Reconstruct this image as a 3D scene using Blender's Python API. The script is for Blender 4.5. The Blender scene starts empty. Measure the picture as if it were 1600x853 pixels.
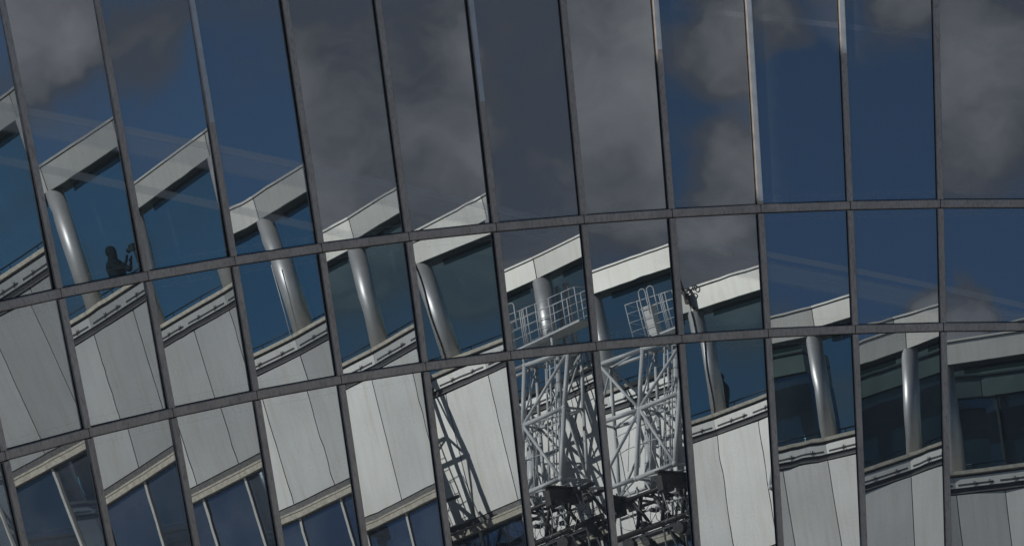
import bpy, math, random
from math import sin, cos, tan, radians, pi
from mathutils import Vector, Matrix
random.seed(7)
S = bpy.context.scene
COL = S.collection
Z0 = 18.0                                   # the camera stands 18 m above the court floor

# ------------------------------------------------------------------ camera
F_PX, PITCH, ROLL = 4431.22, radians(-14.15627), radians(0.72597)
cam = bpy.data.cameras.new('camera'); cam_o = bpy.data.objects.new('camera', cam); COL.objects.link(cam_o)
cam.sensor_fit = 'HORIZONTAL'; cam.sensor_width = 36.0; cam.lens = F_PX / 1600 * 36.0
cam.clip_start = 0.1; cam.clip_end = 3000
fw = Vector((0, cos(PITCH), sin(PITCH))); rt = Vector((1, 0, 0)); up = rt.cross(fw)
rt2 = cos(ROLL) * rt + sin(ROLL) * up; up2 = -sin(ROLL) * rt + cos(ROLL) * up
M3 = Matrix((rt2, up2, -fw)).transposed()
cam_o.matrix_world = Matrix.Translation((0, 0, Z0)) @ M3.to_4x4()
S.camera = cam_o

# ------------------------------------------------------------------ world: sky with clouds
SUN_EL, SUN_DIR = radians(36), Vector((-0.93, -0.365, 0)).normalized()
w = bpy.data.worlds.new('World'); S.world = w; w.use_nodes = True
nt = w.node_tree; N = nt.nodes; LK = nt.links; N.clear()
out = N.new('ShaderNodeOutputWorld'); bg = N.new('ShaderNodeBackground'); LK.new(bg.outputs[0], out.inputs[0])
bg.inputs['Strength'].default_value = 0.055
sky = N.new('ShaderNodeTexSky'); sky.sky_type = 'NISHITA'; sky.sun_disc = False
sky.sun_elevation = SUN_EL; sky.sun_rotation = math.atan2(SUN_DIR.x, SUN_DIR.y)
sky.altitude = 2500; sky.air_density = 1.0; sky.dust_density = 0.0; sky.ozone_density = 6.0
tc = N.new('ShaderNodeTexCoord')
nrm = N.new('ShaderNodeVectorMath'); nrm.operation = 'NORMALIZE'; LK.new(tc.outputs['Generated'], nrm.inputs[0])
DIR0 = nrm.outputs[0]
wn = N.new('ShaderNodeTexNoise'); wn.inputs['Scale'].default_value = 40; wn.inputs['Detail'].default_value = 7; LK.new(DIR0, wn.inputs['Vector'])
wsub = N.new('ShaderNodeVectorMath'); wsub.operation = 'SUBTRACT'; LK.new(wn.outputs['Color'], wsub.inputs[0]); wsub.inputs[1].default_value = (.5, .5, .5)
wsc = N.new('ShaderNodeVectorMath'); wsc.operation = 'SCALE'; LK.new(wsub.outputs[0], wsc.inputs[0]); wsc.inputs['Scale'].default_value = .035
wad = N.new('ShaderNodeVectorMath'); wad.operation = 'ADD'; LK.new(DIR0, wad.inputs[0]); LK.new(wsc.outputs[0], wad.inputs[1])
wnm = N.new('ShaderNodeVectorMath'); wnm.operation = 'NORMALIZE'; LK.new(wad.outputs[0], wnm.inputs[0])
DIR = wnm.outputs[0]                         # ragged cloud edges
def wmath(op, a, b=None, c=None):
    n = N.new('ShaderNodeMath'); n.operation = op
    for i, v in enumerate((a, b, c)):
        if v is None: continue
        if hasattr(v, 'links'): LK.new(v, n.inputs[i])
        else: n.inputs[i].default_value = v
    return n.outputs[0]
def wnoise(scale, detail, rough, off, stretch=(1, 1, 1.6)):
    m = N.new('ShaderNodeMapping'); m.inputs['Location'].default_value = off; m.inputs['Scale'].default_value = stretch
    LK.new(DIR, m.inputs[0])
    n = N.new('ShaderNodeTexNoise'); n.inputs['Scale'].default_value = scale; n.inputs['Detail'].default_value = detail
    n.inputs['Roughness'].default_value = rough; LK.new(m.outputs[0], n.inputs['Vector'])
    return n.outputs['Fac']
# banks of cloud and clear gaps: azimuth, elevation, radius (degrees), weight
CLOUDS = [(77.4, 17.6, 2.4, .95), (78.6, 16.2, 1.4, .35), (71.6, 17.4, 1.2, .6), (72.8, 16.0, 1.6, -.5), (69.2, 20.2, 2.2, .4),
          (68.0, 16.2, 1.8, -.5), (62.0, 18.2, 5.0, .62), (57.2, 18.4, 5.0, .62), (49.4, 19.2, 5.4, .66),
          (44.2, 20.2, 4.6, 1.0), (38.4, 21.6, 1.7, .95), (36.8, 22.4, .8, -.45), (36.7, 19.2, .7, -.5), (37.9, 18.8, 1.6, .8),
          (37.6, 16.8, 1.6, .6), (30.2, 19.5, 4.0, -.7), (30.0, 22.8, .8, .6), (24.0, 19.6, 3.2, -.7), (24.5, 23.4, 1.2, .75),
          (24.8, 16.6, 1.0, .95), (19.0, 22.0, 3.0, .95), (18.4, 17.1, 1.0, 1.0), (20.0, 18.6, 1.4, -.4)]
field = wmath('MULTIPLY_ADD', wnoise(5.0, 3, .5, (3.1, 1.7, .4)), 1.6, -.98)
for az, el, r, wt in CLOUDS:
    a, e = radians(az), radians(el)
    d = N.new('ShaderNodeVectorMath'); d.operation = 'DOT_PRODUCT'; LK.new(DIR, d.inputs[0])
    d.inputs[1].default_value = (sin(a) * cos(e), -cos(a) * cos(e), sin(e))
    mr = N.new('ShaderNodeMapRange'); mr.interpolation_type = 'SMOOTHSTEP'
    LK.new(d.outputs['Value'], mr.inputs[0])
    mr.inputs[1].default_value = cos(radians(r)); mr.inputs[2].default_value = 1.0
    mr.inputs[3].default_value = 0; mr.inputs[4].default_value = wt
    field = wmath('ADD', field, mr.outputs[0])
fine = wmath('MULTIPLY_ADD', wnoise(34.0, 8, .6, (.3, 5.2, 2.2)), .9, -.44)
field = wmath('ADD', field, fine)
dens = N.new('ShaderNodeMapRange'); dens.interpolation_type = 'SMOOTHSTEP'; LK.new(field, dens.inputs[0])
dens.inputs[1].default_value = -.38; dens.inputs[2].default_value = .55
lum = N.new('ShaderNodeValToRGB'); LK.new(wmath('ADD', wmath('MULTIPLY', field, .36), wmath('MULTIPLY', wnoise(16, 5, .55, (7, 2, 1)), .2)), lum.inputs[0])
lum.color_ramp.elements[0].position = .24; lum.color_ramp.elements[0].color = (1.75, 1.9, 2.25, 1)
lum.color_ramp.elements[1].position = .60; lum.color_ramp.elements[1].color = (6.6, 6.6, 6.8, 1)
mx = N.new('ShaderNodeMix'); mx.data_type = 'RGBA'
LK.new(dens.outputs[0], mx.inputs[0]); pol = N.new('ShaderNodeMix'); pol.data_type = 'RGBA'; pol.blend_type = 'MULTIPLY'; pol.inputs[0].default_value = 1
LK.new(sky.outputs[0], pol.inputs[6]); pol.inputs[7].default_value = (1.0, 1.03, .93, 1)
LK.new(pol.outputs[2], mx.inputs[6]); LK.new(lum.outputs[0], mx.inputs[7])
LK.new(mx.outputs[2], bg.inputs[0])

# ------------------------------------------------------------------ sun and exposure
sl = bpy.data.lights.new('sun', 'SUN'); sl.energy = 3.4; sl.angle = radians(0.53); sl.color = (1, .955, .88)
so = bpy.data.objects.new('sun', sl); COL.objects.link(so); so.location = (-30, 0, 60)
sd = Vector((SUN_DIR.x * cos(SUN_EL), SUN_DIR.y * cos(SUN_EL), sin(SUN_EL)))
so.rotation_euler = sd.to_track_quat('Z', 'Y').to_euler()
S.view_settings.view_transform = 'Standard'; S.view_settings.look = 'None'
S.view_settings.exposure = -0.22; S.view_settings.gamma = 1.0; S.view_settings.use_curve_mapping = False
S.render.engine = 'CYCLES'
S.cycles.max_bounces = 8; S.cycles.glossy_bounces = 6; S.cycles.diffuse_bounces = 3; S.cycles.transparent_max_bounces = 12
S.cycles.caustics_reflective = False; S.cycles.caustics_refractive = False
S.cycles.use_denoising = True

# ------------------------------------------------------------------ materials
class Mat:
    def __init__(s, name):
        s.m = bpy.data.materials.new(name); s.m.use_nodes = True; s.t = s.m.node_tree; s.t.nodes.clear()
        s.o = s.t.nodes.new('ShaderNodeOutputMaterial')
    def n(s, typ, **kw):
        x = s.t.nodes.new(typ)
        for k, v in kw.items(): setattr(x, k, v)
        return x
    def l(s, a, b): s.t.links.new(a, b)
    def noise(s, scale, detail=4, rough=.55, stretch=(1, 1, 1), coord='Object'):
        tc = s.n('ShaderNodeTexCoord'); mp = s.n('ShaderNodeMapping'); mp.inputs['Scale'].default_value = stretch
        s.l(tc.outputs[coord], mp.inputs[0])
        n = s.n('ShaderNodeTexNoise'); n.inputs['Scale'].default_value = scale; n.inputs['Detail'].default_value = detail
        n.inputs['Roughness'].default_value = rough; s.l(mp.outputs[0], n.inputs['Vector'])
        return n.outputs['Fac']
    def ramp(s, fac, *stops):
        r = s.n('ShaderNodeValToRGB'); s.l(fac, r.inputs[0]); e = r.color_ramp.elements
        while len(e) < len(stops): e.new(.5)
        for i, (p, c) in enumerate(stops):
            e[i].position = p; e[i].color = (c, c, c, 1) if isinstance(c, (int, float)) else (*c, 1)
        return r.outputs[0]
    def math(s, op, a, b=None):
        x = s.n('ShaderNodeMath', operation=op)
        for i, v in enumerate((a, b)):
            if v is None: continue
            if hasattr(v, 'links'): s.l(v, x.inputs[i])
            else: x.inputs[i].default_value = v
        return x.outputs[0]
    def mixc(s, f, a, b):
        x = s.n('ShaderNodeMix', data_type='RGBA')
        for i, v in ((0, f), (6, a), (7, b)):
            if hasattr(v, 'links'): s.l(v, x.inputs[i])
            else: x.inputs[i].default_value = v if i == 0 else (*v, 1)
        return x.outputs[2]
    def principled(s, color, rough=.5, metal=0., spec=.5, bump=None):
        p = s.n('ShaderNodeBsdfPrincipled')
        for k, v in (('Base Color', color), ('Roughness', rough), ('Metallic', metal), ('Specular IOR Level', spec)):
            if hasattr(v, 'links'): s.l(v, p.inputs[k])
            else: p.inputs[k].default_value = (*v, 1) if k == 'Base Color' else v
        if bump:
            b = s.n('ShaderNodeBump'); b.inputs['Strength'].default_value = bump[1]; b.inputs['Distance'].default_value = bump[2]
            s.l(bump[0], b.inputs['Height']); s.l(b.outputs[0], p.inputs['Normal'])
        s.l(p.outputs[0], s.o.inputs[0]); return s.m

def mat_mirror_glass():
    s = Mat('coated mirror glass')
    g = s.n('ShaderNodeBsdfGlossy'); g.inputs['Roughness'].default_value = 0.0
    g.inputs['Color'].default_value = (.50, .535, .565, 1)
    d = s.n('ShaderNodeBsdfDiffuse')
    streak = s.noise(1.0, 6, .62, (26, 26, .55), 'UV')          # rain streaks run down the pane
    patch = s.noise(1.0, 3, .5, (2.2, 1.3, 1), 'UV')
    sm = s.ramp(streak, (.42, 0.), (.8, 1.)); pm = s.ramp(patch, (.35, .1), (.75, 1.))
    uv = s.n('ShaderNodeTexCoord'); sep = s.n('ShaderNodeSeparateXYZ'); s.l(uv.outputs['UV'], sep.inputs[0])
    at = s.n('ShaderNodeAttribute', attribute_name='edge')        # metres to the nearest frame, kept on the pane
    rim = s.n('ShaderNodeMapRange', interpolation_type='SMOOTHSTEP'); s.l(at.outputs['Fac'], rim.inputs[0])
    rim.inputs[1].default_value = .28; rim.inputs[2].default_value = .03; rim.inputs[3].default_value = 0; rim.inputs[4].default_value = 1
    dirt_glare = s.math('ADD', s.math('MULTIPLY', s.math('MULTIPLY', sm, pm), .12), s.math('MULTIPLY', s.math('MULTIPLY', rim.outputs[0], sm), .16))
    ln = s.n('ShaderNodeMath', operation='COMPARE'); s.l(at.outputs['Fac'], ln.inputs[0]); ln.inputs[1].default_value = .185; ln.inputs[2].default_value = .006
    dirt_glare = s.math('ADD', dirt_glare, s.math('MULTIPLY', ln.outputs[0], .09))      # tide line left by the window washer
    wuv = s.n('ShaderNodeUVMap', uv_map='wall'); wsp = s.n('ShaderNodeSeparateXYZ'); s.l(wuv.outputs[0], wsp.inputs[0])
    # long slanting light bands painted as pale film, running on from pane to pane: start, slope per bay, half width, first and last bay, weight
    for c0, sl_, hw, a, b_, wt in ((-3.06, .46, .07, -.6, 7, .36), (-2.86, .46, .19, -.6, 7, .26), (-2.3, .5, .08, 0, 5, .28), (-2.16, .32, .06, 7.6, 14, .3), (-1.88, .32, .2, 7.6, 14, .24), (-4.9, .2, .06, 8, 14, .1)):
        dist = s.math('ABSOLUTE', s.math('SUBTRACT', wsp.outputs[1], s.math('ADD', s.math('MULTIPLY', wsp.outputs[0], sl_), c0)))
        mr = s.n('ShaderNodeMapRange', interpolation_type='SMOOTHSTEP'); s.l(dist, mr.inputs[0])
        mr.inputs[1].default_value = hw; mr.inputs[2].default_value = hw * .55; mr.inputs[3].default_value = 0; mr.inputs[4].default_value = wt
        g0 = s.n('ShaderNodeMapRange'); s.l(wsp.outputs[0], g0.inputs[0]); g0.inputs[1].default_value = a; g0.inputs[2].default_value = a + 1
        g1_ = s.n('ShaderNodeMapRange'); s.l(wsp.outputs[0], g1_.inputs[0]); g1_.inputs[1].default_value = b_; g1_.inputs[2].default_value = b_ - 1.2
        dirt_glare = s.math('ADD', dirt_glare, s.math('MULTIPLY', mr.outputs[0], s.math('MULTIPLY', g0.outputs[0], g1_.outputs[0])))
    dirt_glare = s.math('ADD', dirt_glare, .085)
    d.inputs['Color'].default_value = (.82, .82, .82, 1)
    mx = s.n('ShaderNodeMixShader'); s.l(dirt_glare, mx.inputs[0]); s.l(g.outputs[0], mx.inputs[1]); s.l(d.outputs[0], mx.inputs[2])
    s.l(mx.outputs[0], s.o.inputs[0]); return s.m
def mat_frame():
    s = Mat('weathered bronze grey aluminium')
    a = s.noise(2.4, 6, .65, (1, 1, .35)); b = s.noise(28, 5, .6, (1, 1, .25))
    c = s.mixc(s.ramp(a, (.3, 0.), (.75, 1.)), (.60, .52, .465), (.78, .69, .62))
    c = s.mixc(s.ramp(b, (.48, 0.), (.78, .7)), c, (.28, .24, .21))
    return s.principled(c, s.ramp(a, (.3, .5), (.7, .36)), .3, .4)
def mat_plain(name, col, rough=.5, metal=0., var=.12, scale=6, spec=.5):
    s = Mat(name); a = s.noise(scale, 5, .6)
    lo = tuple(x * (1 - var) for x in col); hi = tuple(min(1, x * (1 + var)) for x in col)
    return s.principled(s.mixc(s.ramp(a, (.3, 0.), (.7, 1.)), lo, hi), rough, metal, spec)
def mat_cladding(name='white coated metal panel', base=(.66, .66, .64)):
    s = Mat(name)
    a = s.noise(.55, 4, .5); st = s.noise(1.0, 7, .68, (7, 7, .35)); fine = s.noise(40, 3, .5)
    dark = tuple(x * .86 for x in base)
    c = s.mixc(s.ramp(a, (.32, 0.), (.72, 1.)), dark, base)
    stain = s.math('MULTIPLY', s.ramp(st, (.47, 0.), (.75, 1.)), .6)
    c = s.mixc(stain, c, (.50, .47, .38))
    info = s.n('ShaderNodeObjectInfo'); v = s.n('ShaderNodeMapRange'); s.l(info.outputs['Random'], v.inputs[0])
    v.inputs[3].default_value = .93; v.inputs[4].default_value = 1.05
    hs = s.n('ShaderNodeHueSaturation'); s.l(c, hs.inputs['Color']); s.l(v.outputs[0], hs.inputs['Value'])
    return s.principled(hs.outputs[0], .54, .72, .5, (fine, .05, .004))
def mat_window():
    s = Mat('dark tinted window glass')
    g = s.n('ShaderNodeBsdfGlossy'); g.inputs['Roughness'].default_value = .015; g.inputs['Color'].default_value = (.34, .40, .48, 1)
    d = s.n('ShaderNodeBsdfDiffuse'); c = s.ramp(s.noise(.5, 3), (.4, (.045, .058, .082)), (.62, (.10, .115, .14)))
    s.l(c, d.inputs['Color'])
    mx = s.n('ShaderNodeMixShader'); mx.inputs[0].default_value = .55; s.l(g.outputs[0], mx.inputs[1]); s.l(d.outputs[0], mx.inputs[2])
    s.l(mx.outputs[0], s.o.inputs[0]); return s.m
def mat_clear(name='clear tinted glazing', col=(.74, .88, .88)):
    s = Mat(name)
    t = s.n('ShaderNodeBsdfTransparent'); t.inputs['Color'].default_value = (*col, 1)
    g = s.n('ShaderNodeBsdfGlossy'); g.inputs['Roughness'].default_value = .0; g.inputs['Color'].default_value = (.8, .85, .85, 1)
    mx = s.n('ShaderNodeMixShader'); mx.inputs[0].default_value = .004; s.l(t.outputs[0], mx.inputs[1]); s.l(g.outputs[0], mx.inputs[2])
    s.l(mx.outputs[0], s.o.inputs[0]); return s.m
GLASS, FRAME = mat_mirror_glass(), mat_frame()
BLACK = mat_plain('black rubber gasket', (.012, .012, .013), .7)
CLAD = mat_cladding()
FASC = mat_cladding('cream coated fascia metal', (.66, .655, .615))
STEEL = mat_plain('brushed stainless steel', (.58, .585, .585), .44, .5, .08, 3)
CREAM = mat_plain('stained cream stone edging', (.52, .49, .41), .7, 0, .25, 9)
DARK = mat_plain('dark grey painted metal', (.05, .05, .052), .55, .2)
SOFF = mat_plain('dark soffit board', (.035, .045, .05), .6)
GREYT = mat_plain('grey ribbed trim metal', (.17, .165, .16), .5, .3, .3, 14)
RAILM = mat_plain('dark teal painted railing', (.02, .035, .05), .45, .3)
WHITEP = mat_plain('white painted steel tube', (.66, .68, .69), .4, 0, .07, 5)
POSTM = mat_plain('pale window post metal', (.60, .60, .56), .45, .1)
WIN, CLEAR = mat_window(), mat_clear()
CLEAR2 = mat_clear('smoked glass vane', (.35, .45, .45))
PAVE = mat_plain('court paving', (.46, .445, .41), .85, 0, .2, .8)
CLOTH = mat_plain('dark navy clothing', (.012, .014, .02), .9)
SKIN = mat_plain('skin', (.30, .18, .13), .6)
CAB = mat_plain('white control cabinet', (.62, .62, .6), .45)
RUST = mat_plain('greasy dark machinery', (.045, .042, .04), .5, .4, .5, 12)

# ------------------------------------------------------------------ mesh helpers
class MB:
    def __init__(s): s.v = []; s.f = []; s.sm = []
    def hexa(s, p):                          # 8 points: bottom ring 0-3, top ring 4-7
        b = len(s.v); s.v += [tuple(q) for q in p]
        for f in ((3, 2, 1, 0), (4, 5, 6, 7), (0, 1, 5, 4), (1, 2, 6, 5), (2, 3, 7, 6), (3, 0, 4, 7)):
            s.f.append(tuple(b + i for i in f)); s.sm.append(False)
        return s
    def box(s, fr, x0, x1, y0, y1, z0, z1):
        P = [(x0, y0, z0), (x1, y0, z0), (x1, y1, z0), (x0, y1, z0), (x0, y0, z1), (x1, y0, z1), (x1, y1, z1), (x0, y1, z1)]
        return s.hexa([fr(*q) for q in P])
    def tube(s, a, b, r, n=8, r2=None, smooth=True):
        a, b = Vector(a), Vector(b); d = (b - a).normalized()
        q = d.orthogonal().normalized(); e = d.cross(q); i0 = len(s.v); r2 = r if r2 is None else r2
        for c, rr in ((a, r), (b, r2)):
            for i in range(n):
                t = 2 * pi * i / n; s.v.append(tuple(c + (q * cos(t) + e * sin(t)) * rr))
        for i in range(n):
            j = (i + 1) % n; s.f.append((i0 + i, i0 + j, i0 + n + j, i0 + n + i)); s.sm.append(smooth)
        s.f.append(tuple(i0 + i for i in reversed(range(n)))); s.sm.append(False)
        s.f.append(tuple(i0 + n + i for i in range(n))); s.sm.append(False)
        return s
    def path(s, pts, r, n=6):
        for a, b in zip(pts[:-1], pts[1:]): s.tube(a, b, r, n)
        return s
    def ball(s, c, r, sc=(1, 1, 1), nu=12, nv=8):
        i0 = len(s.v); c = Vector(c)
        for j in range(nv + 1):
            th = pi * j / nv
            for i in range(nu):
                ph = 2 * pi * i / nu
                s.v.append((c.x + r * sc[0] * sin(th) * cos(ph), c.y + r * sc[1] * sin(th) * sin(ph), c.z + r * sc[2] * cos(th)))
        for j in range(nv):
            for i in range(nu):
                k = (i + 1) % nu
                s.f.append((i0 + j * nu + i, i0 + (j + 1) * nu + i, i0 + (j + 1) * nu + k, i0 + j * nu + k)); s.sm.append(True)
        return s
    def build(s, name, mat, parent=None, label=None, bevel=0):
        m = bpy.data.meshes.new(name); m.from_pydata(s.v, [], s.f); m.update()
        m.polygons.foreach_set('use_smooth', s.sm); m.materials.append(mat)
        o = bpy.data.objects.new(name, m); COL.objects.link(o)
        if parent: o.parent = parent; o.matrix_parent_inverse = parent.matrix_basis.inverted()
        if label: o['label'] = label
        if bevel:
            b = o.modifiers.new('bevel', 'BEVEL'); b.width = bevel; b.segments = 2; b.limit_method = 'ANGLE'
        return o
def thing(name, loc, label, cat, group=None):
    o = bpy.data.objects.new(name, None); o.empty_display_size = .3; COL.objects.link(o); o.location = loc
    o['label'] = label; o['category'] = cat
    if group: o['group'] = group
    return o

# ------------------------------------------------------------------ ground
gm = MB(); gm.v = [(-900, -900, 0), (900, -900, 0), (900, 900, 0), (-900, 900, 0)]; gm.f = [(0, 1, 2, 3)]; gm.sm = [False]
go = gm.build('ground', PAVE); go['kind'] = 'structure'

# ------------------------------------------------------------------ curtain wall of mirror glass: a bowl of flat strips
AX, AY, R1, H1, LAM, SB, TH0 = 9.20364, 23.15549, 21.71614, -10.04423, radians(16.5394), 1.99015, radians(-49.62335)
DE = 1.5 / R1
S_TOP, S_BOT = -5.4, SB + 5.6                # slant distances of the head and foot of the glazed band
STRIP = [[-0.492, -0.473], [-0.633, -0.405], [-0.24, -0.414], [0.06, 0.128], [0.138, 0.098], [0.444, 0.049], [0.063, 0.104], [0.563, 0.064], [0.294, 0.071], [-0.321, 0.137], [-0.347, 0.047], [0.264, 0.061]]
ROW = [[[-0.087, -0.29], [-0.075, -0.218], [-0.339, -0.328], [0.378, -0.003], [0.17, 0.055], [0.504, -0.019], [0, 0], [0, 0], [0, 0], [0, 0], [0, 0], [0, 0]],
       [[-0.043, 0.124], [-0.133, 0.015], [0.04, -0.011], [0.256, 0.272], [0.294, 0.175], [0.254, 0.13], [0.024, 0.041], [0.216, 0.043], [0.167, -0.023], [-0.068, -0.094], [-0.012, -0.166], [0.032, -0.141]],
       [[-0.063, -0.018], [-0.088, 0.025], [-0.008, 0.051], [-0.611, -0.219], [-0.41, -0.192], [-0.584, -0.091], [-0.242, 0.014], [0.202, -0.084], [-0.052, 0.051], [-0.058, 0.147], [-0.172, 0.165], [0.071, 0.165]]]
BOW = [[[-0.056, 0.021, -0.155], [-0.044, 0.048, -0.22], [-0.112, -0.154, -0.119], [-0.067, 0.056, -0.038], [-0.035, 0.012, -0.01], [0.031, 0.066, 0.021], [0, 0, 0], [0, 0, 0], [0, 0, 0], [0, 0, 0], [0, 0, 0], [0, 0, 0]],
       [[-0.155, 0.089, 0.032], [-0.078, -0.047, 0.008], [0.017, -0.014, 0.198], [-0.223, -0.045, 0.158], [-0.096, -0.058, 0.076], [-0.206, 0.061, 0.099], [-0.19, -0.09, 0.07], [-0.113, 0.058, 0.057], [-0.047, 0.076, -0.022], [-0.014, 0.038, 0.02], [0.004, -0.005, 0.029], [0.002, -0.016, 0.031]],
       [[-0.194, -0.015, 0.016], [-0.094, -0.127, 0.019], [-0.101, -0.014, 0.04], [-0.084, 0.006, 0.019], [-0.005, -0.036, 0.096], [-0.099, -0.011, 0.02], [0, 0, 0], [-0.019, 0.058, 0.004], [-0.037, -0.021, -0.004], [-0.064, 0.072, -0.108], [-0.078, -0.102, -0.182], [-0.111, 0.09, -0.216]]]
def node(k, s):
    ph = TH0 + k * DE; r = R1 - s * sin(LAM)
    return Vector((AX + r * sin(ph), AY + r * cos(ph), H1 - s * cos(LAM) + Z0))
def strip_frame(k):
    a, b, d = node(k, 0), node(k + 1, 0), node(k, 1)
    u = (b - a).normalized(); n = u.cross(d - a).normalized()
    ph = TH0 + (k + .5) * DE
    if n.dot(Vector((-sin(ph) * cos(LAM), -cos(ph) * cos(LAM), sin(LAM)))) < 0: n = -n
    return n, u, n.cross(u)                  # outward normal, along the row, up or down the slope
MULL_W, MULL_P, TRAN_H, TRAN_P = .102, .065, .135, .06
wall = thing('curtain_wall', node(6, S_BOT), 'concave leaning curtain wall of mirror glass panes in grey metal frames', 'glass facade')
PANE_LABEL = {(0, 1): 'tall pane reflecting the column and a dark standing figure', (1, 6): 'pane reflecting the railed platform and a steel column',
              (1, 7): 'pane reflecting the platform with its ladder hoops and white cabinet', (2, 6): 'pane reflecting the right half of the white lattice tower',
              (2, 7): 'pane reflecting the front of the white lattice tower', (2, 5): 'pane reflecting the lattice tower shadow on white panels',
              (0, 7): 'tall pane reflecting only pale grey cloud', (0, 8): 'tall pane reflecting broken cloud and blue sky',
              (0, 10): 'tall pane reflecting deep blue sky', (1, 10): 'pane reflecting blue sky above a strip of fascia'}
K0, K1 = -1, 14                              # strips built, a little past both picture edges
rnd = random.Random(3)
for k in range(K0, K1):
    n0, u, wv = strip_frame(k)
    for r, (sa, sb) in enumerate(((S_TOP, 0), (0, SB), (SB, S_BOT))):
        if 0 <= k < 12: t0 = [a + b for a, b in zip(STRIP[k], ROW[r][k])]; bow = BOW[r][k]
        else: t0 = [rnd.uniform(-.3, .3), rnd.uniform(-.1, .1)]; bow = [rnd.uniform(-.1, .1) for _ in range(3)]
        sm = (-1.5, SB / 2, SB + 1.3)[r]; hh = (2., SB / 2, 1.7)[r]
        cc = (node(k, sm) + node(k + 1, sm)) / 2
        nx, ny = 10, (44, 16, 24)[r]
        g1, g2, p1, p2, p3 = [rnd.uniform(-1, 1) for _ in range(5)]
        V = []; NV = []; UV = []; ED = []; SM = []
        for j in range(ny + 1):
            s = sa + (sb - sa) * j / ny
            A, B = node(k, s), node(k + 1, s)
            for i in range(nx + 1):
                p = A.lerp(B, .004 + .992 * i / nx); X = p - cc
                x, y = X.dot(u), X.dot(wv); xi, et = x / .75, y / hh
                a, b, e = bow
                # each sheet is clamped at its edges and bellies a little: tilt, bow and ripple of the surface, in degrees
                tx = t0[0] + a * xi + b * et + .005 * g1 * sin(2.6 * xi + 1.7 * et + 3 * p1) + .004 * sin(5.1 * et + 6 * p3)
                ty = t0[1] + b * xi + e * et + .005 * g2 * sin(2.2 * et + 1.9 * xi + 3 * p2)
                tx0, ty0 = radians(t0[0]), radians(t0[1])
                V.append(p - n0 * (tx0 * x + ty0 * y))
                NV.append((n0 + u * radians(tx) + wv * radians(ty)).normalized())
                UV.append((i / nx * 1.5, (S_BOT - s)))
                ED.append(min(abs(s - sa), abs(s - sb))); SM.append((k + i / nx, s))
        cnt = len(V); Fc = []
        for j in range(ny):
            for i in range(nx):
                q = j * (nx + 1) + i; Fc.append([q, q + 1, q + nx + 2, q + nx + 1])
        if (V[1] - V[0]).cross(V[nx + 1] - V[0]).dot(n0) < 0: Fc = [f[::-1] for f in Fc]
        nf = len(Fc)
        cor = [0, nx, cnt - 1, cnt - 1 - nx]; bk = [V[c] - n0 * .03 for c in cor]; V += bk
        Fc.append([cnt, cnt + 1, cnt + 2, cnt + 3])
        for q in range(4): Fc.append([cor[q], cor[(q + 1) % 4], cnt + (q + 1) % 4, cnt + q])
        m = bpy.data.meshes.new('glass_pane'); m.from_pydata([tuple(p) for p in V], [], Fc); m.update()
        uvl = m.uv_layers.new(name='UVMap'); at = m.attributes.new('edge', 'FLOAT', 'POINT')
        at.data.foreach_set('value', ED + [1.] * 4)
        uvw = m.uv_layers.new(name='wall')           # bay number along the wall, metres down the slope
        ln = []
        for pi_, pl in enumerate(m.polygons):
            pl.use_smooth = pi_ < nf
            for li, vi in zip(pl.loop_indices, pl.vertices):
                off = 3.7 * k + 1.3 * r
                uvl.data[li].uv = (UV[vi][0] + off, UV[vi][1]) if vi < cnt else (0, 0)
                uvw.data[li].uv = SM[vi] if vi < cnt else (99, 0)
                ln.append(tuple(NV[vi]) if pi_ < nf else tuple(pl.normal))
        m.normals_split_custom_set(ln); m.materials.append(GLASS)
        o = bpy.data.objects.new('glass_pane', m); COL.objects.link(o)
        o.parent = wall; o.matrix_parent_inverse = wall.matrix_basis.inverted()
        if (r, k) in PANE_LABEL: o['label'] = PANE_LABEL[(r, k)]
def gen_dir(k):
    return (node(k, 1) - node(k, 0)).normalized()
for k in range(K0, K1 + 1):
    ph = TH0 + k * DE
    nn = Vector((-sin(ph) * cos(LAM), -cos(ph) * cos(LAM), sin(LAM))); tt = Vector((cos(ph), -sin(ph), 0)); dd = gen_dir(k)
    nn = (nn - dd * nn.dot(dd)).normalized()
    # a short twist of the cover cap about its own length: caps were never clipped on quite alike
    for r, (sa, sb) in enumerate(((S_TOP, -TRAN_H / 2), (TRAN_H / 2 + .016, SB - TRAN_H / 2), (SB + TRAN_H / 2 + .016, S_BOT))):
        b = MB(); base = node(k, 0); h = MULL_W / 2
        prof = [(-h, -.04), (-h, MULL_P * .86), (-h * .82, MULL_P), (h * .82, MULL_P), (h, MULL_P * .86), (h, -.04)]
        rings = []
        for s in (sa, sb):
            rings.append([base + dd * s + tt * x + nn * z for x, z in prof])
        b.v = [tuple(p) for rg in rings for p in rg]; q = len(prof)
        for i in range(q):
            j = (i + 1) % q; b.f.append((i, j, q + j, q + i)); b.sm.append(False)
        b.f += [tuple(reversed(range(q))), tuple(range(q, 2 * q))]; b.sm += [False, False]
        b.build('mullion', FRAME, wall)
        b = MB()
        for x0, x1 in ((-h - .012, -h - .001), (h + .001, h + .006)):  # rubber strips, the left wider to draw the shade beside the mullion
            b.hexa([base + dd * s + tt * x + nn * z for z in (-.03, .016) for x, s in ((x0, sa + .01), (x1, sa + .01), (x1, sb - .01), (x0, sb - .01))])
        b.build('gasket', BLACK, wall)  # left strip widened to draw the shade beside the mullion
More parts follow.
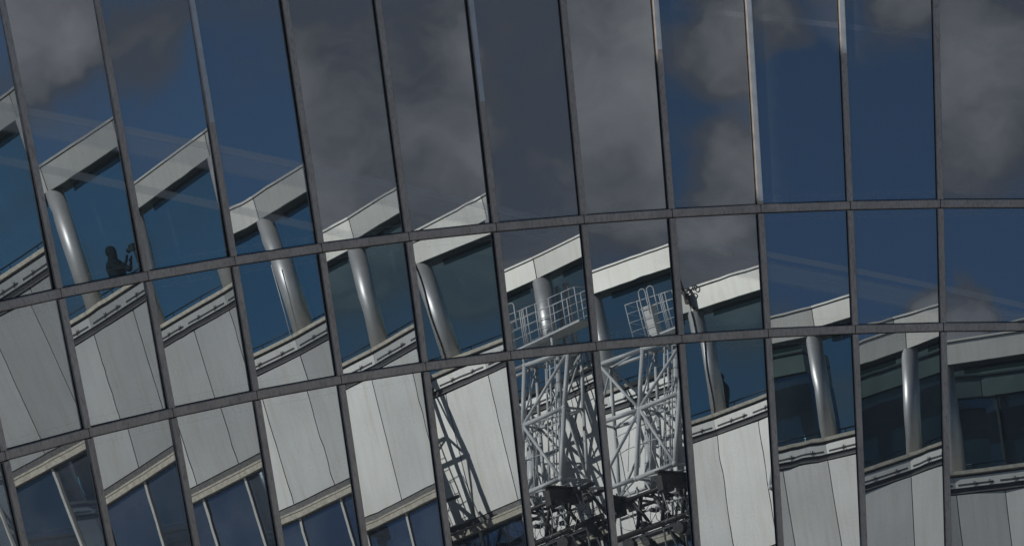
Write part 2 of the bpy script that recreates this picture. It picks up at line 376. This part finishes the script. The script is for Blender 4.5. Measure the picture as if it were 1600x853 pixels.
for k in range(K0, K1):
    n0, u, wv = strip_frame(k)
    for s in (0, SB):
        A, B = node(k, s), node(k + 1, s); Ln = (B - A).length; dd = (node(k, s + 1) - node(k, s) + node(k + 1, s + 1) - node(k + 1, s)).normalized()
        b = MB(); h = TRAN_H / 2; g = .009
        prof = [(-h, -.04), (-h, TRAN_P * .8), (-h * .8, TRAN_P), (h * .84, TRAN_P), (h, TRAN_P * .8), (h, -.04)]
        for x in (g, Ln - g): b.v += [tuple(A + u * x + dd * y + n0 * z) for y, z in prof]
        q = len(prof)
        for i in range(q):
            j = (i + 1) % q; b.f.append((i, j, q + j, q + i)); b.sm.append(False)
        b.f += [tuple(reversed(range(q))), tuple(range(q, 2 * q))]; b.sm += [False, False]
        b.build('transom', FRAME, wall)
        # rubber gasket line under and above each transom
        b = MB()
        for y0, y1 in ((-h - .013, -h - .001), (h + .001, h + .012)):
            b.hexa([A + u * x + dd * y + n0 * z for z in (-.03, .022) for x, y in ((.06, y0), (Ln - .06, y0), (Ln - .06, y1), (.06, y1))])
        b.build('gasket', BLACK, wall)
for k in range(K0, K1 + 1):
    ph = TH0 + k * DE
    nn = Vector((-sin(ph) * cos(LAM), -cos(ph) * cos(LAM), sin(LAM))); tt = Vector((cos(ph), -sin(ph), 0)); dd = gen_dir(k)
    for s in (0, SB):
        c = node(k, s); b = MB()
        b.hexa([c + tt * x + dd * y + nn * z for z in (-.05, .035) for x, y in ((-.05, -.062), (.05, -.062), (.05, .09), (-.05, .09))])
        b.build('joint_block', BLACK, wall)

GLINT = mat_plain('pale sun glint strip', (.80, .84, .88), .6, .0, .1, 5)  # sun glint on the mullion tops, put into a pale strip colour
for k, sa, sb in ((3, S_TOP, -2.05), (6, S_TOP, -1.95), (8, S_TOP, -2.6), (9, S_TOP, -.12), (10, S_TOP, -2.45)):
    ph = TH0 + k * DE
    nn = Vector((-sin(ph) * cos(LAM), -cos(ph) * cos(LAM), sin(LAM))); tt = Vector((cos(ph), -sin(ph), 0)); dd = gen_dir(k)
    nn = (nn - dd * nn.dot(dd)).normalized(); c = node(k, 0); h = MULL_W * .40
    MB().hexa([c + tt * x + dd * y + nn * z for z in (MULL_P - .01, MULL_P + .004) for x, y in ((-h, sa), (h, sa), (h, sb), (-h, sb))]).build('glint_strip', GLINT, wall)

# slatted sun blocker added out of view to shade the curtain wall, gapped for lit mullions
west = thing('sun_blocker', (-14.5, 38, 0), 'added unseen slatted sun blocker standing left of the curtain wall, outside the picture', 'sun blocker')
b = MB(); zz = 0.
while zz < 33.5:
    holes = []
    for k, sa, sb in ((8, S_TOP, -2.6), (9, S_TOP, -.12), (10, S_TOP, -2.45)):
        pa, pb = [q + sd * ((q.x + 14.5) / -sd.x) for q in (node(k, sa), node(k, sb))]
        lo, hi = sorted((pa.z, pb.z))
        if lo < zz + .15 < hi:
            y = pa.y + (pb.y - pa.y) * (zz + .15 - pa.z) / (pb.z - pa.z); holes.append((y - .16, y + .16))
    y0 = 24.5
    for a, c in sorted(holes) + [(52, 52)]:
        if a > y0: b.hexa([(x, y, z) for z in (zz, zz + .3) for x, y in ((-14.65, y0), (-14.5, y0), (-14.5, a), (-14.65, a))])
        y0 = max(y0, c)
    zz += .3
b.build('blocker_slats', CLAD, west)['kind'] = 'stuff'
b = MB()
for y in (24.2, 33.5, 43, 52): b.hexa([(x, yy, z) for z in (0, 33.8) for x, yy in ((-15.2, y), (-14.66, y), (-14.66, y + .3), (-15.2, y + .3))])
b.build('blocker_post', DARK, west)

# ------------------------------------------------------------------ rotunda across the court, seen in the mirror glass
QX, QY, QZ, BAZ, KAP = 23.57317, 31.62802, -0.86192, radians(63.89961), -0.05627
SLOPE, BLAT, BFA, T = tan(radians(2.14607)), tan(radians(-.34808)), tan(radians(-2.37214)), 2.72537
HF, HL, HT, HB, HW, DC, DK, DW, RC = .66588, -2.9853, -3.65387, -7.13223, -7.51783, .2015, .14368, .22391, .22
def arc(s, h, d):
    a = BAZ + KAP * s
    x = -(sin(a) - sin(BAZ)) / KAP; y = -(cos(a) - cos(BAZ)) / KAP
    u = Vector((-cos(a), sin(a), 0)); nn = Vector((-sin(a), -cos(a), 0))
    v = Vector((0, 0, 1)) + u * BLAT + nn * BFA
    return Vector((QX + x, QY + y, QZ + s * SLOPE + Z0)) + v * h + nn * d
def flat(step):                              # flat facets between multiples of step
    def f(s, h, d):
        i = math.floor(s / step + 1e-9); t = s / step - i
        return arc(i * step, h, d).lerp(arc((i + 1) * step, h, d), t)
    return f
FT_, FH_ = flat(T), flat(T / 2)
def fbox(fr, s0, s1, h0, h1, d0, d1):        # box in (along, height, outward) coordinates of one facet
    e = 1e-6
    P = [(s0 + e, d0, h0), (s1 - e, d0, h0), (s1 - e, d1, h0), (s0 + e, d1, h0), (s0 + e, d0, h1), (s1 - e, d0, h1), (s1 - e, d1, h1), (s0 + e, d1, h1)]
    return MB().hexa([fr(s, h, d) for s, d, h in P])
def addbox(mb, fr, s0, s1, h0, h1, d0, d1):
    x = fbox(fr, s0, s1, h0, h1, d0, d1); b = len(mb.v); mb.v += x.v; mb.f += [tuple(b + i for i in f) for f in x.f]; mb.sm += x.sm
BASE_H = -(QZ + Z0)
rot = thing('rotunda_building', arc(-8, BASE_H, 0), 'round white panelled building with steel columns, seen reflected in the glass', 'building')
MB0, MB1 = -11, 4
roof_cover = MB()
for m in range(MB0, MB1):
    s0, s1 = m * T, (m + 1) * T
    p = fbox(FT_, s0 + .012, s1 - .012, 0, HF - .075, -.05, 0).build('fascia_panel', FASC, rot)
    fbox(FT_, s0 + .004, s1 - .004, HF - .055, HF, -.06, .035).build('coping', FASC, p)
    b = MB(); addbox(b, FT_, s0, s1, HF - .078, HF - .052, -.06, -.012); b.build('shadow_gap', DARK, p)
    fbox(FT_, s0, s1, .02, HF - .02, -.70, -.06).build('roof_slab', SOFF, rot)
    fbox(FT_, s0 + .42, s1 - .5, -.16, .015, -.50, -.46).build('soffit_vane', CLEAR2, rot)
    # glazing set back behind the columns
    fbox(FT_, s0 + .002, s1 - .002, HL - .3, .01, -.665, -.64).build('glazing_pane', CLEAR, rot)
    b = MB()
    for hh in (-2.62, -2.80): b.tube(FT_(s0 + .001, hh, -.56), FT_(s1 - .001, hh, -.56), .019, 6)
    for q in (.12, .5, .88): b.tube(FT_(s0 + q * T, -3.2, -.56), FT_(s0 + q * T, -2.62, -.56), .013, 6)
    b.build('railing', RAILM, rot)
    # terrace edge: stone coping, dark reveal, white band with slots and clips, dark drip
    fbox(FT_, s0 + .004, s1 - .004, HL - .095, HL, -.5, DK + .06).build('ledge_coping', CREAM, rot)
    fbox(FT_, s0, s1, HL - .17, HL - .09, -.5, DK - .05).build('ledge_reveal', DARK, rot)
    band = fbox(FT_, s0 + .003, s1 - .003, HL - .445, HL - .165, -.5, DK).build('ledge_band', CLAD, rot)
    for q0, q1 in ((.03, .40), (.47, .97)):
        fbox(FT_, s0 + q0 * T, s0 + q1 * T, HL - .395, HL - .345, -.1, DK + .006).build('slot', DARK, band)
    for q in (.2, .36, .62, .85):
        b = MB(); c = lambda a, h, d: FT_(s0 + q * T + a, HL - .36 + h, d)
        b.tube(c(-.055, -.05, DK + .02), c(.05, .05, DK + .03), .007, 5); b.tube(c(-.03, .07, DK + .02), c(-.01, -.07, DK + .03), .006, 5)
        b.tube(c(.02, .06, DK + .02), c(.04, -.05, DK + .03), .006, 5); b.build('clip', DARK, band)
    fbox(FT_, s0, s1, HT + .02, HL - .45, -.5, DK - .05).build('ledge_soffit', DARK, rot)
    fbox(FT_, s0 + .002, s1 - .002, HL - .60, HL - .575, -.3, DK + .0).build('drip_rail', GREYT, rot)
    fbox(FT_, s0, s1, -16, HL - .51, -.9, -.4).build('wall', DARK, rot)
    for e in (0, 1):
        a0, a1 = s0 + e * T / 2, s0 + (e + 1) * T / 2
        fbox(FH_, a0 + .012, a1 - .012, HB, HT + .03, -.35, DK).build('cladding_panel', CLAD, rot)
        fbox(FH_, a0, a1, HB - .17, HB - .02, -.35, DK - .03).build('trim', GREYT, rot)
        fbox(FH_, a0 + .003, a1 - .003, HB - .225, HB - .175, -.35, DK + .05).build('trim_lip', CREAM, rot)
        fbox(FH_, a0 + .003, a1 - .003, HW, HB - .25, -.35, DW).build('window_head', CREAM, rot)
        fbox(FH_, a0 + .06, a1 - .06, HW - 3.0, HW + .01, -.35, .05).build('window', WIN, rot)
        fbox(FH_, a0 + .012, a1 - .012, -16 + .3, HW - 3.01, -.35, DK).build('cladding_panel', CLAD, rot)
for m in range(MB0, MB1 + 1):
    b = MB()
    b.tube(arc(m * T, HL - .05, -DC), arc(m * T, -.001, -DC), RC, 28); b.build('column', STEEL, rot)
for i in range(2 * MB0, 2 * MB1 + 1):
    s = i * T / 2
    fbox(arc, s - .032, s + .032, HW - 3.0, HW - .003, -.3, .10).build('window_post', POSTM, rot)

# rear wing added for the reflection in the glazing behind the end columns
block = thing('reflection_block', arc(-8.6 * T, BASE_H, -5), 'added wing with pale upper band behind the end columns, seen reflected', 'building')
REFLM = mat_plain('grey reflected band', (.20, .205, .20), .7, 0, .2, 1.5)
for m in range(-11, -7):
    s0, s1 = m * T, (m + 1) * T
    if m == -8: s1 = s0 + .48 * T
    fbox(FT_, s0 + .01, s1 - .01, 0, .55, -5, -3).build('reflected_panel', REFLM, block)
    fbox(FT_, s0, s1, .57, .62, -5, -2.96).build('reflected_line', DARK, block)
    fbox(FT_, s0, s1, .64, .95, -5, -3.02).build('reflected_edge', REFLM, block)
    fbox(FT_, s0, s1, -17, -.02, -5, -3.1).build('reflected_glass', WIN, block)
    for q in (.1,): fbox(FT_, s0 + q * (s1 - s0), s0 + q * (s1 - s0) + .06, -17, -.03, -3.3, -3.06).build('window_post', DARK, block)  # posts of the added reflection block

# ------------------------------------------------------------------ white lattice tower with platform
tower = thing('maintenance_tower', arc(-11.6, BASE_H, 1.4), 'white tubular lattice tower with railed platform, seen reflected before the panels', 'lattice tower')
P = arc
SX = {'L': -13.25, 'M': -11.70, 'R': -10.12}
LEV = {0: (-2.45, .92, .34), 1: (-4.24, 1.64, .80), 2: (-6.25, 2.42, 1.25)}      # height, front and back stand-off
def nd(c, lv, back=0): h, f, b = LEV[lv]; return (SX[c], h - (.12 if c == 'R' and lv == 0 else 0), b if back else f)
def tub(name, a, b, r, mat=WHITEP, n=10, parent=None): return MB().tube(P(*a), P(*b), r, n).build(name, mat, parent or tower)
for bk in (0, 1):
    r = .064 if not bk else .05
    for c in 'LMR':
        tub('chord', nd(c, 0, bk), nd(c, 1, bk), r); tub('chord', nd(c, 1, bk), nd(c, 2, bk), r)
    for lv in (0, 1, 2):
        tub('rail', nd('L', lv, bk), nd('M', lv, bk), r * .95); tub('rail', nd('M', lv, bk), nd('R', lv, bk), r * .95)
    for c in 'LR':
        tub('brace', nd('M', 1, bk), nd(c, 0, bk), r * .68); tub('brace', nd('M', 1, bk), nd(c, 2, bk), r * .68)
for c in 'LMR':
    for lv in (0, 1, 2): tub('cross_tie', nd(c, lv, 1), nd(c, lv), .036)
    tub('brace', nd(c, 0, 1), nd(c, 1), .026); tub('brace', nd(c, 1), nd(c, 2, 1), .026)
for lv in (0, 1, 2):
    tub('brace', nd('L', lv, 1), nd('M', lv), .026); tub('brace', nd('R', lv, 1), nd('M', lv), .026)
    for c in 'LMR':
        s, h, d = nd(c, lv); MB().ball(P(s, h, d), .078).build('node_joint', WHITEP, tower)
# hoist ropes, inner mast and caged ladder
for i, (ds, dd_) in enumerate(((0, 0), (.2, .05), (.42, .0), (-.5, .1))):
    tub('hoist_tube', (-11.15 + ds, -2.3, .62 + dd_), (-11.15 + ds, -6.4, 1.75 + dd_), .030 if i % 2 else .02, WHITEP, 7)
tub('mast', (-10.75, -2.5, .62), (-10.75, -6.3, 1.6), .085, WHITEP, 14)
tub('mast', (-12.0, -4.6, .9), (-12.0, -6.3, 1.45), .15, WHITEP, 16)
lad = MB()
for ds in (0, .3): lad.tube(P(-10.95 + ds, -2.3, .8), P(-10.95 + ds, -6.2, 2.0), .018, 6)
for i in range(15):
    q = i / 14.; lad.tube(P(-10.95, -2.3 - 3.9 * q, .8 + 1.2 * q), P(-10.65, -2.3 - 3.9 * q, .8 + 1.2 * q), .011, 5)
lad.build('ladder', WHITEP, tower)
for hh in (-4.7, -5.25):
    d = 1.5 + (-4.24 - hh) * .38; b = MB(); b.path([P(-12.9, hh, d - .25), P(-12.2, hh, d), P(-11.3, hh, d), P(-10.4, hh - .02, d - .1)], .013, 5); b.build('guard_rail', WHITEP, tower)
for s in (-12.2, -11.75, -11.3, -10.85, -10.4):
    tub('guard_post', (s, -4.7, 1.65), (s, -5.9, 2.1), .012, WHITEP, 5)
# platform with railing and hoops
S0, S1, PD0, PD1, PF, PR_ = -11.98, -9.2, .30, 1.0, -2.07, -.98
pf = MB(); addbox(pf, arc, S0, -11.12, PF - .05, PF, PD0, PD1); deck = pf.build('platform_deck', WHITEP, tower)
pf = MB(); addbox(pf, arc, -11.11, S1, PF - .07, PF - .02, PD0, PD1); pf.build('platform_deck', WHITEP, tower)
for c in 'MR':
    for bk in (0, 1):
        q = nd(c, 0, bk); tub('platform_strut', q, (q[0], PF - .06, min(q[2], .95)), .035, WHITEP, 8)
def drop(s): return -.14 * (s - S0) / (S1 - S0)
n_ = 7
loop = [(S0 + (S1 - S0) * i / n_, PD1) for i in range(n_ + 1)] + [(S1 - (S1 - S0) * i / n_, PD0) for i in range(n_ + 1)]
for i, (s, d) in enumerate(loop):
    tub('rail_post', (s, PF - .03, d), (s, PR_ + drop(s), d), .013, WHITEP, 6)
for q in (1, .75, .5, .25):
    b = MB(); pts = [P(s, PF + (PR_ + drop(s) - PF) * q, d) for s, d in loop + loop[:1]]
    b.path(pts, .013 if q == 1 else .008, 6); b.build('hand_rail', WHITEP, tower)
for s in (-11.34, -11.06):
    b = MB(); pts = [P(s - .11, PF - .15, PD1 + .03)] + [P(s - .11 * cos(a), -.83 + .11 * sin(a), PD1 + .03) for a in [pi * i / 8 for i in range(9)]] + [P(s + .11, -1.5, PD1 + .03)]
    b.path(pts, .015, 6); b.build('ladder_hoop', WHITEP, tower)
for s in (-10.84, -10.74, -10.64):
    tub('gate_bar', (s, PF, PD1), (s, PR_ - .05, PD1), .013, WHITEP, 6)
b = MB(); addbox(b, arc, -11.66, -11.40, -1.95, -1.12, .5, .72); cabn = b.build('control_cabinet', CAB, tower)
b = MB(); addbox(b, arc, -10.80, -10.73, -3.1, -.30, -.62, -.5); addbox(b, arc, -10.60, -10.48, -3.1, -.30, -.62, -.52); b.build('door_frame', CAB, rot)
# cantilever beams, trolley and machinery in the shade below
for s, de in ((-10.2, 0.), (-12.75, .62)):
    b = MB()
    addbox(b, arc, s - .1, s + .1, -6.50, -6.46, 1.3, 3.1 - .35 * de); addbox(b, arc, s - .02, s + .02, -6.82 + .2 * de, -6.48, 1.3, 3.1 - .35 * de); addbox(b, arc, s - .1, s + .1, -6.86 + .2 * de, -6.82 + .2 * de, 1.3, 3.1 - .35 * de)
    bm = b.build('cantilever_beam', RUST, tower)
    b = MB(); addbox(b, arc, s - .1, s + .12, -7.0, -6.6, 2.8 - de, 3.1 - de); b.tube(P(s - .2, -6.95, 2.9 - de), P(s + .25, -6.95, 2.9 - de), .11, 12); b.build('gearbox', RUST, bm)
    if de: continue
    b = MB(); b.path([P(s + .1 * sin(6 * q), -7.05 - .45 * sin(pi * q), 2.9 - de - 1.0 * q) for q in [i / 12 for i in range(13)]], .014, 5); b.build('cable', BLACK, bm)
    b = MB(); b.tube(P(s - .1, -7.0, 2.95 - de), P(s - .02, -7.55, 2.95 - de), .012, 5).tube(P(s - .1, -7.55, 2.95 - de), P(s + .06, -7.55, 2.95 - de), .03, 8); b.build('hook', CAB, bm)
for h, d, r_ in ((-6.62, 1.0, .05), (-6.62, 2.0, .06), (-7.35, .7, .07), (-7.5, 1.9, .08), (-8.2, 1.0, .1)):
    tub('track', (-13.2, h, d), (-9.3, h, d), r_, RUST, 8)
rg = random.Random(11)
for i in range(9):
    s = -12.9 + .38 * i; tub('lower_brace', (s, -6.3, 1.9), (s + (.4 if i % 2 else -.4), -8.2, 1.6), .028, WHITEP, 7)
for h in (-7.0, -7.6): tub('lower_rail', (-13.0, h, 1.8), (-9.8, h, 1.8), .035, WHITEP, 8)
for i in range(8):
    s = -12.9 + .46 * i + rg.uniform(-.1, .1); tub('cross_beam', (s, -6.6, .7), (s + rg.uniform(-.2, .2), -6.6, 2.1), .045, WHITEP if i % 3 == 1 else RUST, 6)
    tub('strut', (s, -6.62, 2.0), (s + (.5 if i % 2 else -.5), -7.5, 1.9), .05, RUST, 6)
    if i % 2: tub('strut', (s, -7.45, 1.9), (s + .3, -8.25, 1.1), .05, RUST, 6)
for i in range(10):
    s = -12.9 + .38 * i; h = rg.uniform(-7.9, -6.8); q = rg.uniform(.04, .10); d = rg.uniform(1.2, 2.0)
    b = MB(); addbox(b, arc, s - q, s + q, h - q * .8, h + q * .7, d, d + .3); b.build('motor_housing', (RUST, DARK, CAB)[0 if i % 3 else rg.choice((1, 2))], tower)
for s, h, r_ in ((-12.8, -7.75, .17), (-12.2, -7.8, .12), (-10.9, -7.75, .17), (-9.8, -7.7, .14)):
    b = MB(); b.tube(P(s, h, 1.8), P(s, h, 1.98), r_, 16); b.build('wheel', RUST, tower)
for i in range(14):
    s = -12.9 + .25 * i; b = MB(); a0 = rg.uniform(.15, .6); ww = rg.uniform(.04, .11); h0 = rg.uniform(-7.2, -6.6)
    b.path([P(s + ww * j, h0 - a0 * sin(pi * j / 8) ** .6 - .02 * j * rg.random(), 1.9 + .3 * rg.random()) for j in range(9)], .009, 5); b.build('cable', BLACK if i % 3 else CAB, tower)
b = MB(); addbox(b, arc, -13.1, -9.5, -8.75, -8.3, .5, 1.8); b.build('carriage', RUST, tower)
for s in (-12.9, -9.8):
    for d in (.7, 1.6): tub('leg', (s, -8.4, d), (s, BASE_H - s * SLOPE, d), .09, RUST, 8)

# ------------------------------------------------------------------ small things on and by the rotunda
dv = thing('davit_hose', arc(-16.3, .0, .1), 'dark davit bracket with looped hose on the fascia, seen reflected', 'davit')
b = MB(); q = lambda a, h, d: arc(-16.42 + a, h, d)
b.path([q(-.05, 1.05, .12), q(0, .8, .16), q(.06, .55, .2), q(.1, .3, .16), q(.16, .1, .1), q(.22, .0, .06)], .045, 7); b.build('arm', RUST, dv)
b = MB(); b.path([q(.1 + .13 * cos(t), .52 + .09 * sin(t), .15) for t in [2 * pi * i / 12 for i in range(13)]], .016, 5)
b.path([q(.36 + .07 * cos(t), .6 + .08 * sin(t), .08) for t in [2 * pi * i / 12 for i in range(13)]], .016, 5); b.build('hose_loop', RUST, dv)
b = MB(); addbox(b, lambda s, h, d: q(s, h, d), .0, .12, .2, .5, .04, .16); b.build('bracket', RUST, dv)
def col_cable(m, label):
    b = MB(); pts = []
    for i in range(14):
        t = i / 13.; a = radians(98 - 10 * t + 6 * sin(9 * t)); pts.append(arc(m * T - .03 - (RC + .018) * cos(a) * 1.0, -.02 + (HL + .0) * t, -DC + (RC + .018) * sin(a)))
    b.path(pts, .017, 5); o = b.build('cable', BLACK)
    o['label'] = label; o['category'] = 'cable'
col_cable(-3, 'black cable hanging down the column left of the tower shadow, seen reflected')
col_cable(-6, 'black cable hanging down the column below the davit hose, seen reflected')
b = MB(); b.tube(arc(-2.64, -.9, .25), arc(-2.72, HL, .25), .011, 5); o = b.build('rope', CAB); o['label'] = 'thin pale rope hanging beside a steel column, seen reflected'; o['category'] = 'rope'

def person(s, h0, d, face, label, pose):
    """standing figure grown from a jointed skeleton; face = +1 looks along the terrace to the right"""
    root = thing('person', arc(s, h0, d), label, 'person', None)
    f = face
    J = {'pel': (0, .92, 0, .20), 'wst': (.0, 1.08, 0, .22), 'chs': (.01 * f, 1.30, 0, .235), 'nek': (.03 * f, 1.46, 0, .13), 'hd0': (.05 * f, 1.55, 0, .12), 'hd1': (.055 * f, 1.64, 0, .125), 'hd2': (.04 * f, 1.73, 0, .1),
         'hpL': (0, .88, .1, .1), 'knL': (.03 * f, .48, .11, .065), 'anL': (0, .08, .11, .045), 'toL': (.15 * f, .04, .12, .04),
         'hpR': (0, .88, -.1, .1), 'knR': (.02 * f, .48, -.11, .065), 'anR': (-.03 * f, .08, -.11, .045), 'toR': (.12 * f, .04, -.12, .04),
         'shL': (0, 1.38, .17, .1), 'shR': (0, 1.38, -.17, .1)}
    if pose == 'raise':
        J.update(elL=(.26 * f, 1.12, .2, .075), wrL=(.44 * f, 1.20, .1, .036), haL=(.48 * f, 1.27, .08, .038), elR=(.24 * f, 1.1, -.2, .075), wrR=(.44 * f, 1.16, -.06, .036), haR=(.49 * f, 1.23, -.04, .038))
    else:
        J.update(elL=(-.02 * f, 1.12, .24, .048), wrL=(.1 * f, .9, .2, .034), haL=(.13 * f, .83, .19, .036), elR=(-.02 * f, 1.12, -.24, .048), wrR=(.1 * f, .9, -.2, .034), haR=(.13 * f, .83, -.19, .036))
    E = [('pel', 'wst'), ('wst', 'chs'), ('chs', 'nek'), ('nek', 'hd0'), ('hd0', 'hd1'), ('hd1', 'hd2')]
    for q in 'LR':
        E += [('pel', 'hp' + q), ('hp' + q, 'kn' + q), ('kn' + q, 'an' + q), ('an' + q, 'to' + q), ('chs', 'sh' + q), ('sh' + q, 'el' + q), ('el' + q, 'wr' + q), ('wr' + q, 'ha' + q)]
        hx, hz, hy, _ = J['ha' + q]
        for i, (dy, ln) in enumerate(((-.03, .07), (-.01, .085), (.01, .08), (.03, .065))):
            J['f%d%s' % (i, q)] = (hx + .03 * f, hz + .05, hy + dy, .009); J['g%d%s' % (i, q)] = (hx + .05 * f, hz + .02 + ln, hy + dy, .008)
            E += [('ha' + q, 'f%d%s' % (i, q)), ('f%d%s' % (i, q), 'g%d%s' % (i, q))]
        J['t' + q] = (hx - .02 * f, hz + .05, hy + (.04 if q == 'R' else -.04), .01); E.append(('ha' + q, 't' + q))
    names = list(J); me = bpy.data.meshes.new('body')
    me.from_pydata([tuple(arc(s + J[n][0], h0 + J[n][1], d + J[n][2])) for n in names], [(names.index(a), names.index(b)) for a, b in E], [])
    o = bpy.data.objects.new('body', me); COL.objects.link(o); o.parent = root; o.matrix_parent_inverse = root.matrix_basis.inverted()
    sk = o.modifiers.new('skin', 'SKIN'); sk.use_smooth_shade = True
    sub = o.modifiers.new('smooth', 'SUBSURF'); sub.levels = 2; sub.render_levels = 2
    for i, n in enumerate(names):
        sv = me.skin_vertices[0].data[i]; sv.radius = (J[n][3], J[n][3]); sv.use_root = (n == 'pel')
    me.materials.append(CLOTH)
    b = MB(); hx = .05 * f
    b.ball(arc(s + hx - .02 * f, h0 + 1.655, d), .14, (1, 1, 1.05)); b.build('hair', CLOTH, root)
    fc = MB(); fc.ball(arc(s + hx + .085 * f, h0 + 1.63, d), .018); fc.ball(arc(s + hx + .06 * f, h0 + 1.66, d + .035), .014); fc.ball(arc(s + hx + .06 * f, h0 + 1.66, d - .035), .014)
    fc.ball(arc(s + hx + .07 * f, h0 + 1.585, d), .016, (1, 1, .5)); fc.ball(arc(s + hx - .01 * f, h0 + 1.64, d + .1), .02); fc.ball(arc(s + hx - .01 * f, h0 + 1.64, d - .1), .02)
    fc.build('face', SKIN, root)
    return root
FLOOR_H = -3.25
fl = MB()
for m in range(MB0, MB1): addbox(fl, FT_, m * T, (m + 1) * T, FLOOR_H - .2, FLOOR_H, -2.6, -.5)
fl.build('terrace_floor', SOFF, rot)
person(.34, FLOOR_H - .13, -1.05, 1, 'person in dark clothes with both hands raised behind the terrace railing, seen reflected', 'raise')
person(-16.52, FLOOR_H - .05, -.95, -1, 'person in dark clothes half hidden behind a steel column, seen reflected', 'stand')
b = MB(); c0 = arc(.88, FLOOR_H + 1.3, -1.05)
b.tube(arc(.86, FLOOR_H + 1.32, -1.05), arc(.98, FLOOR_H + 1.34, -1.05), .06, 12)
addbox(b, arc, .98, 1.12, FLOOR_H + 1.27, FLOOR_H + 1.42, -1.13, -.97)
b.tube(arc(1.05, FLOOR_H + 1.27, -1.05), arc(1.05, FLOOR_H + .0, -1.05), .02, 6)
for a in (-.25, .25): b.tube(arc(1.05, FLOOR_H + .6, -1.05), arc(1.05 + a, FLOOR_H, -1.05 + a * .6), .014, 6)
b.tube(arc(1.05, FLOOR_H + .6, -1.05), arc(1.05, FLOOR_H, -.8), .014, 6)
o = b.build('camera_tripod', DARK); o['label'] = 'dark camera on a tripod before the person with raised hands, seen reflected'; o['category'] = 'camera'
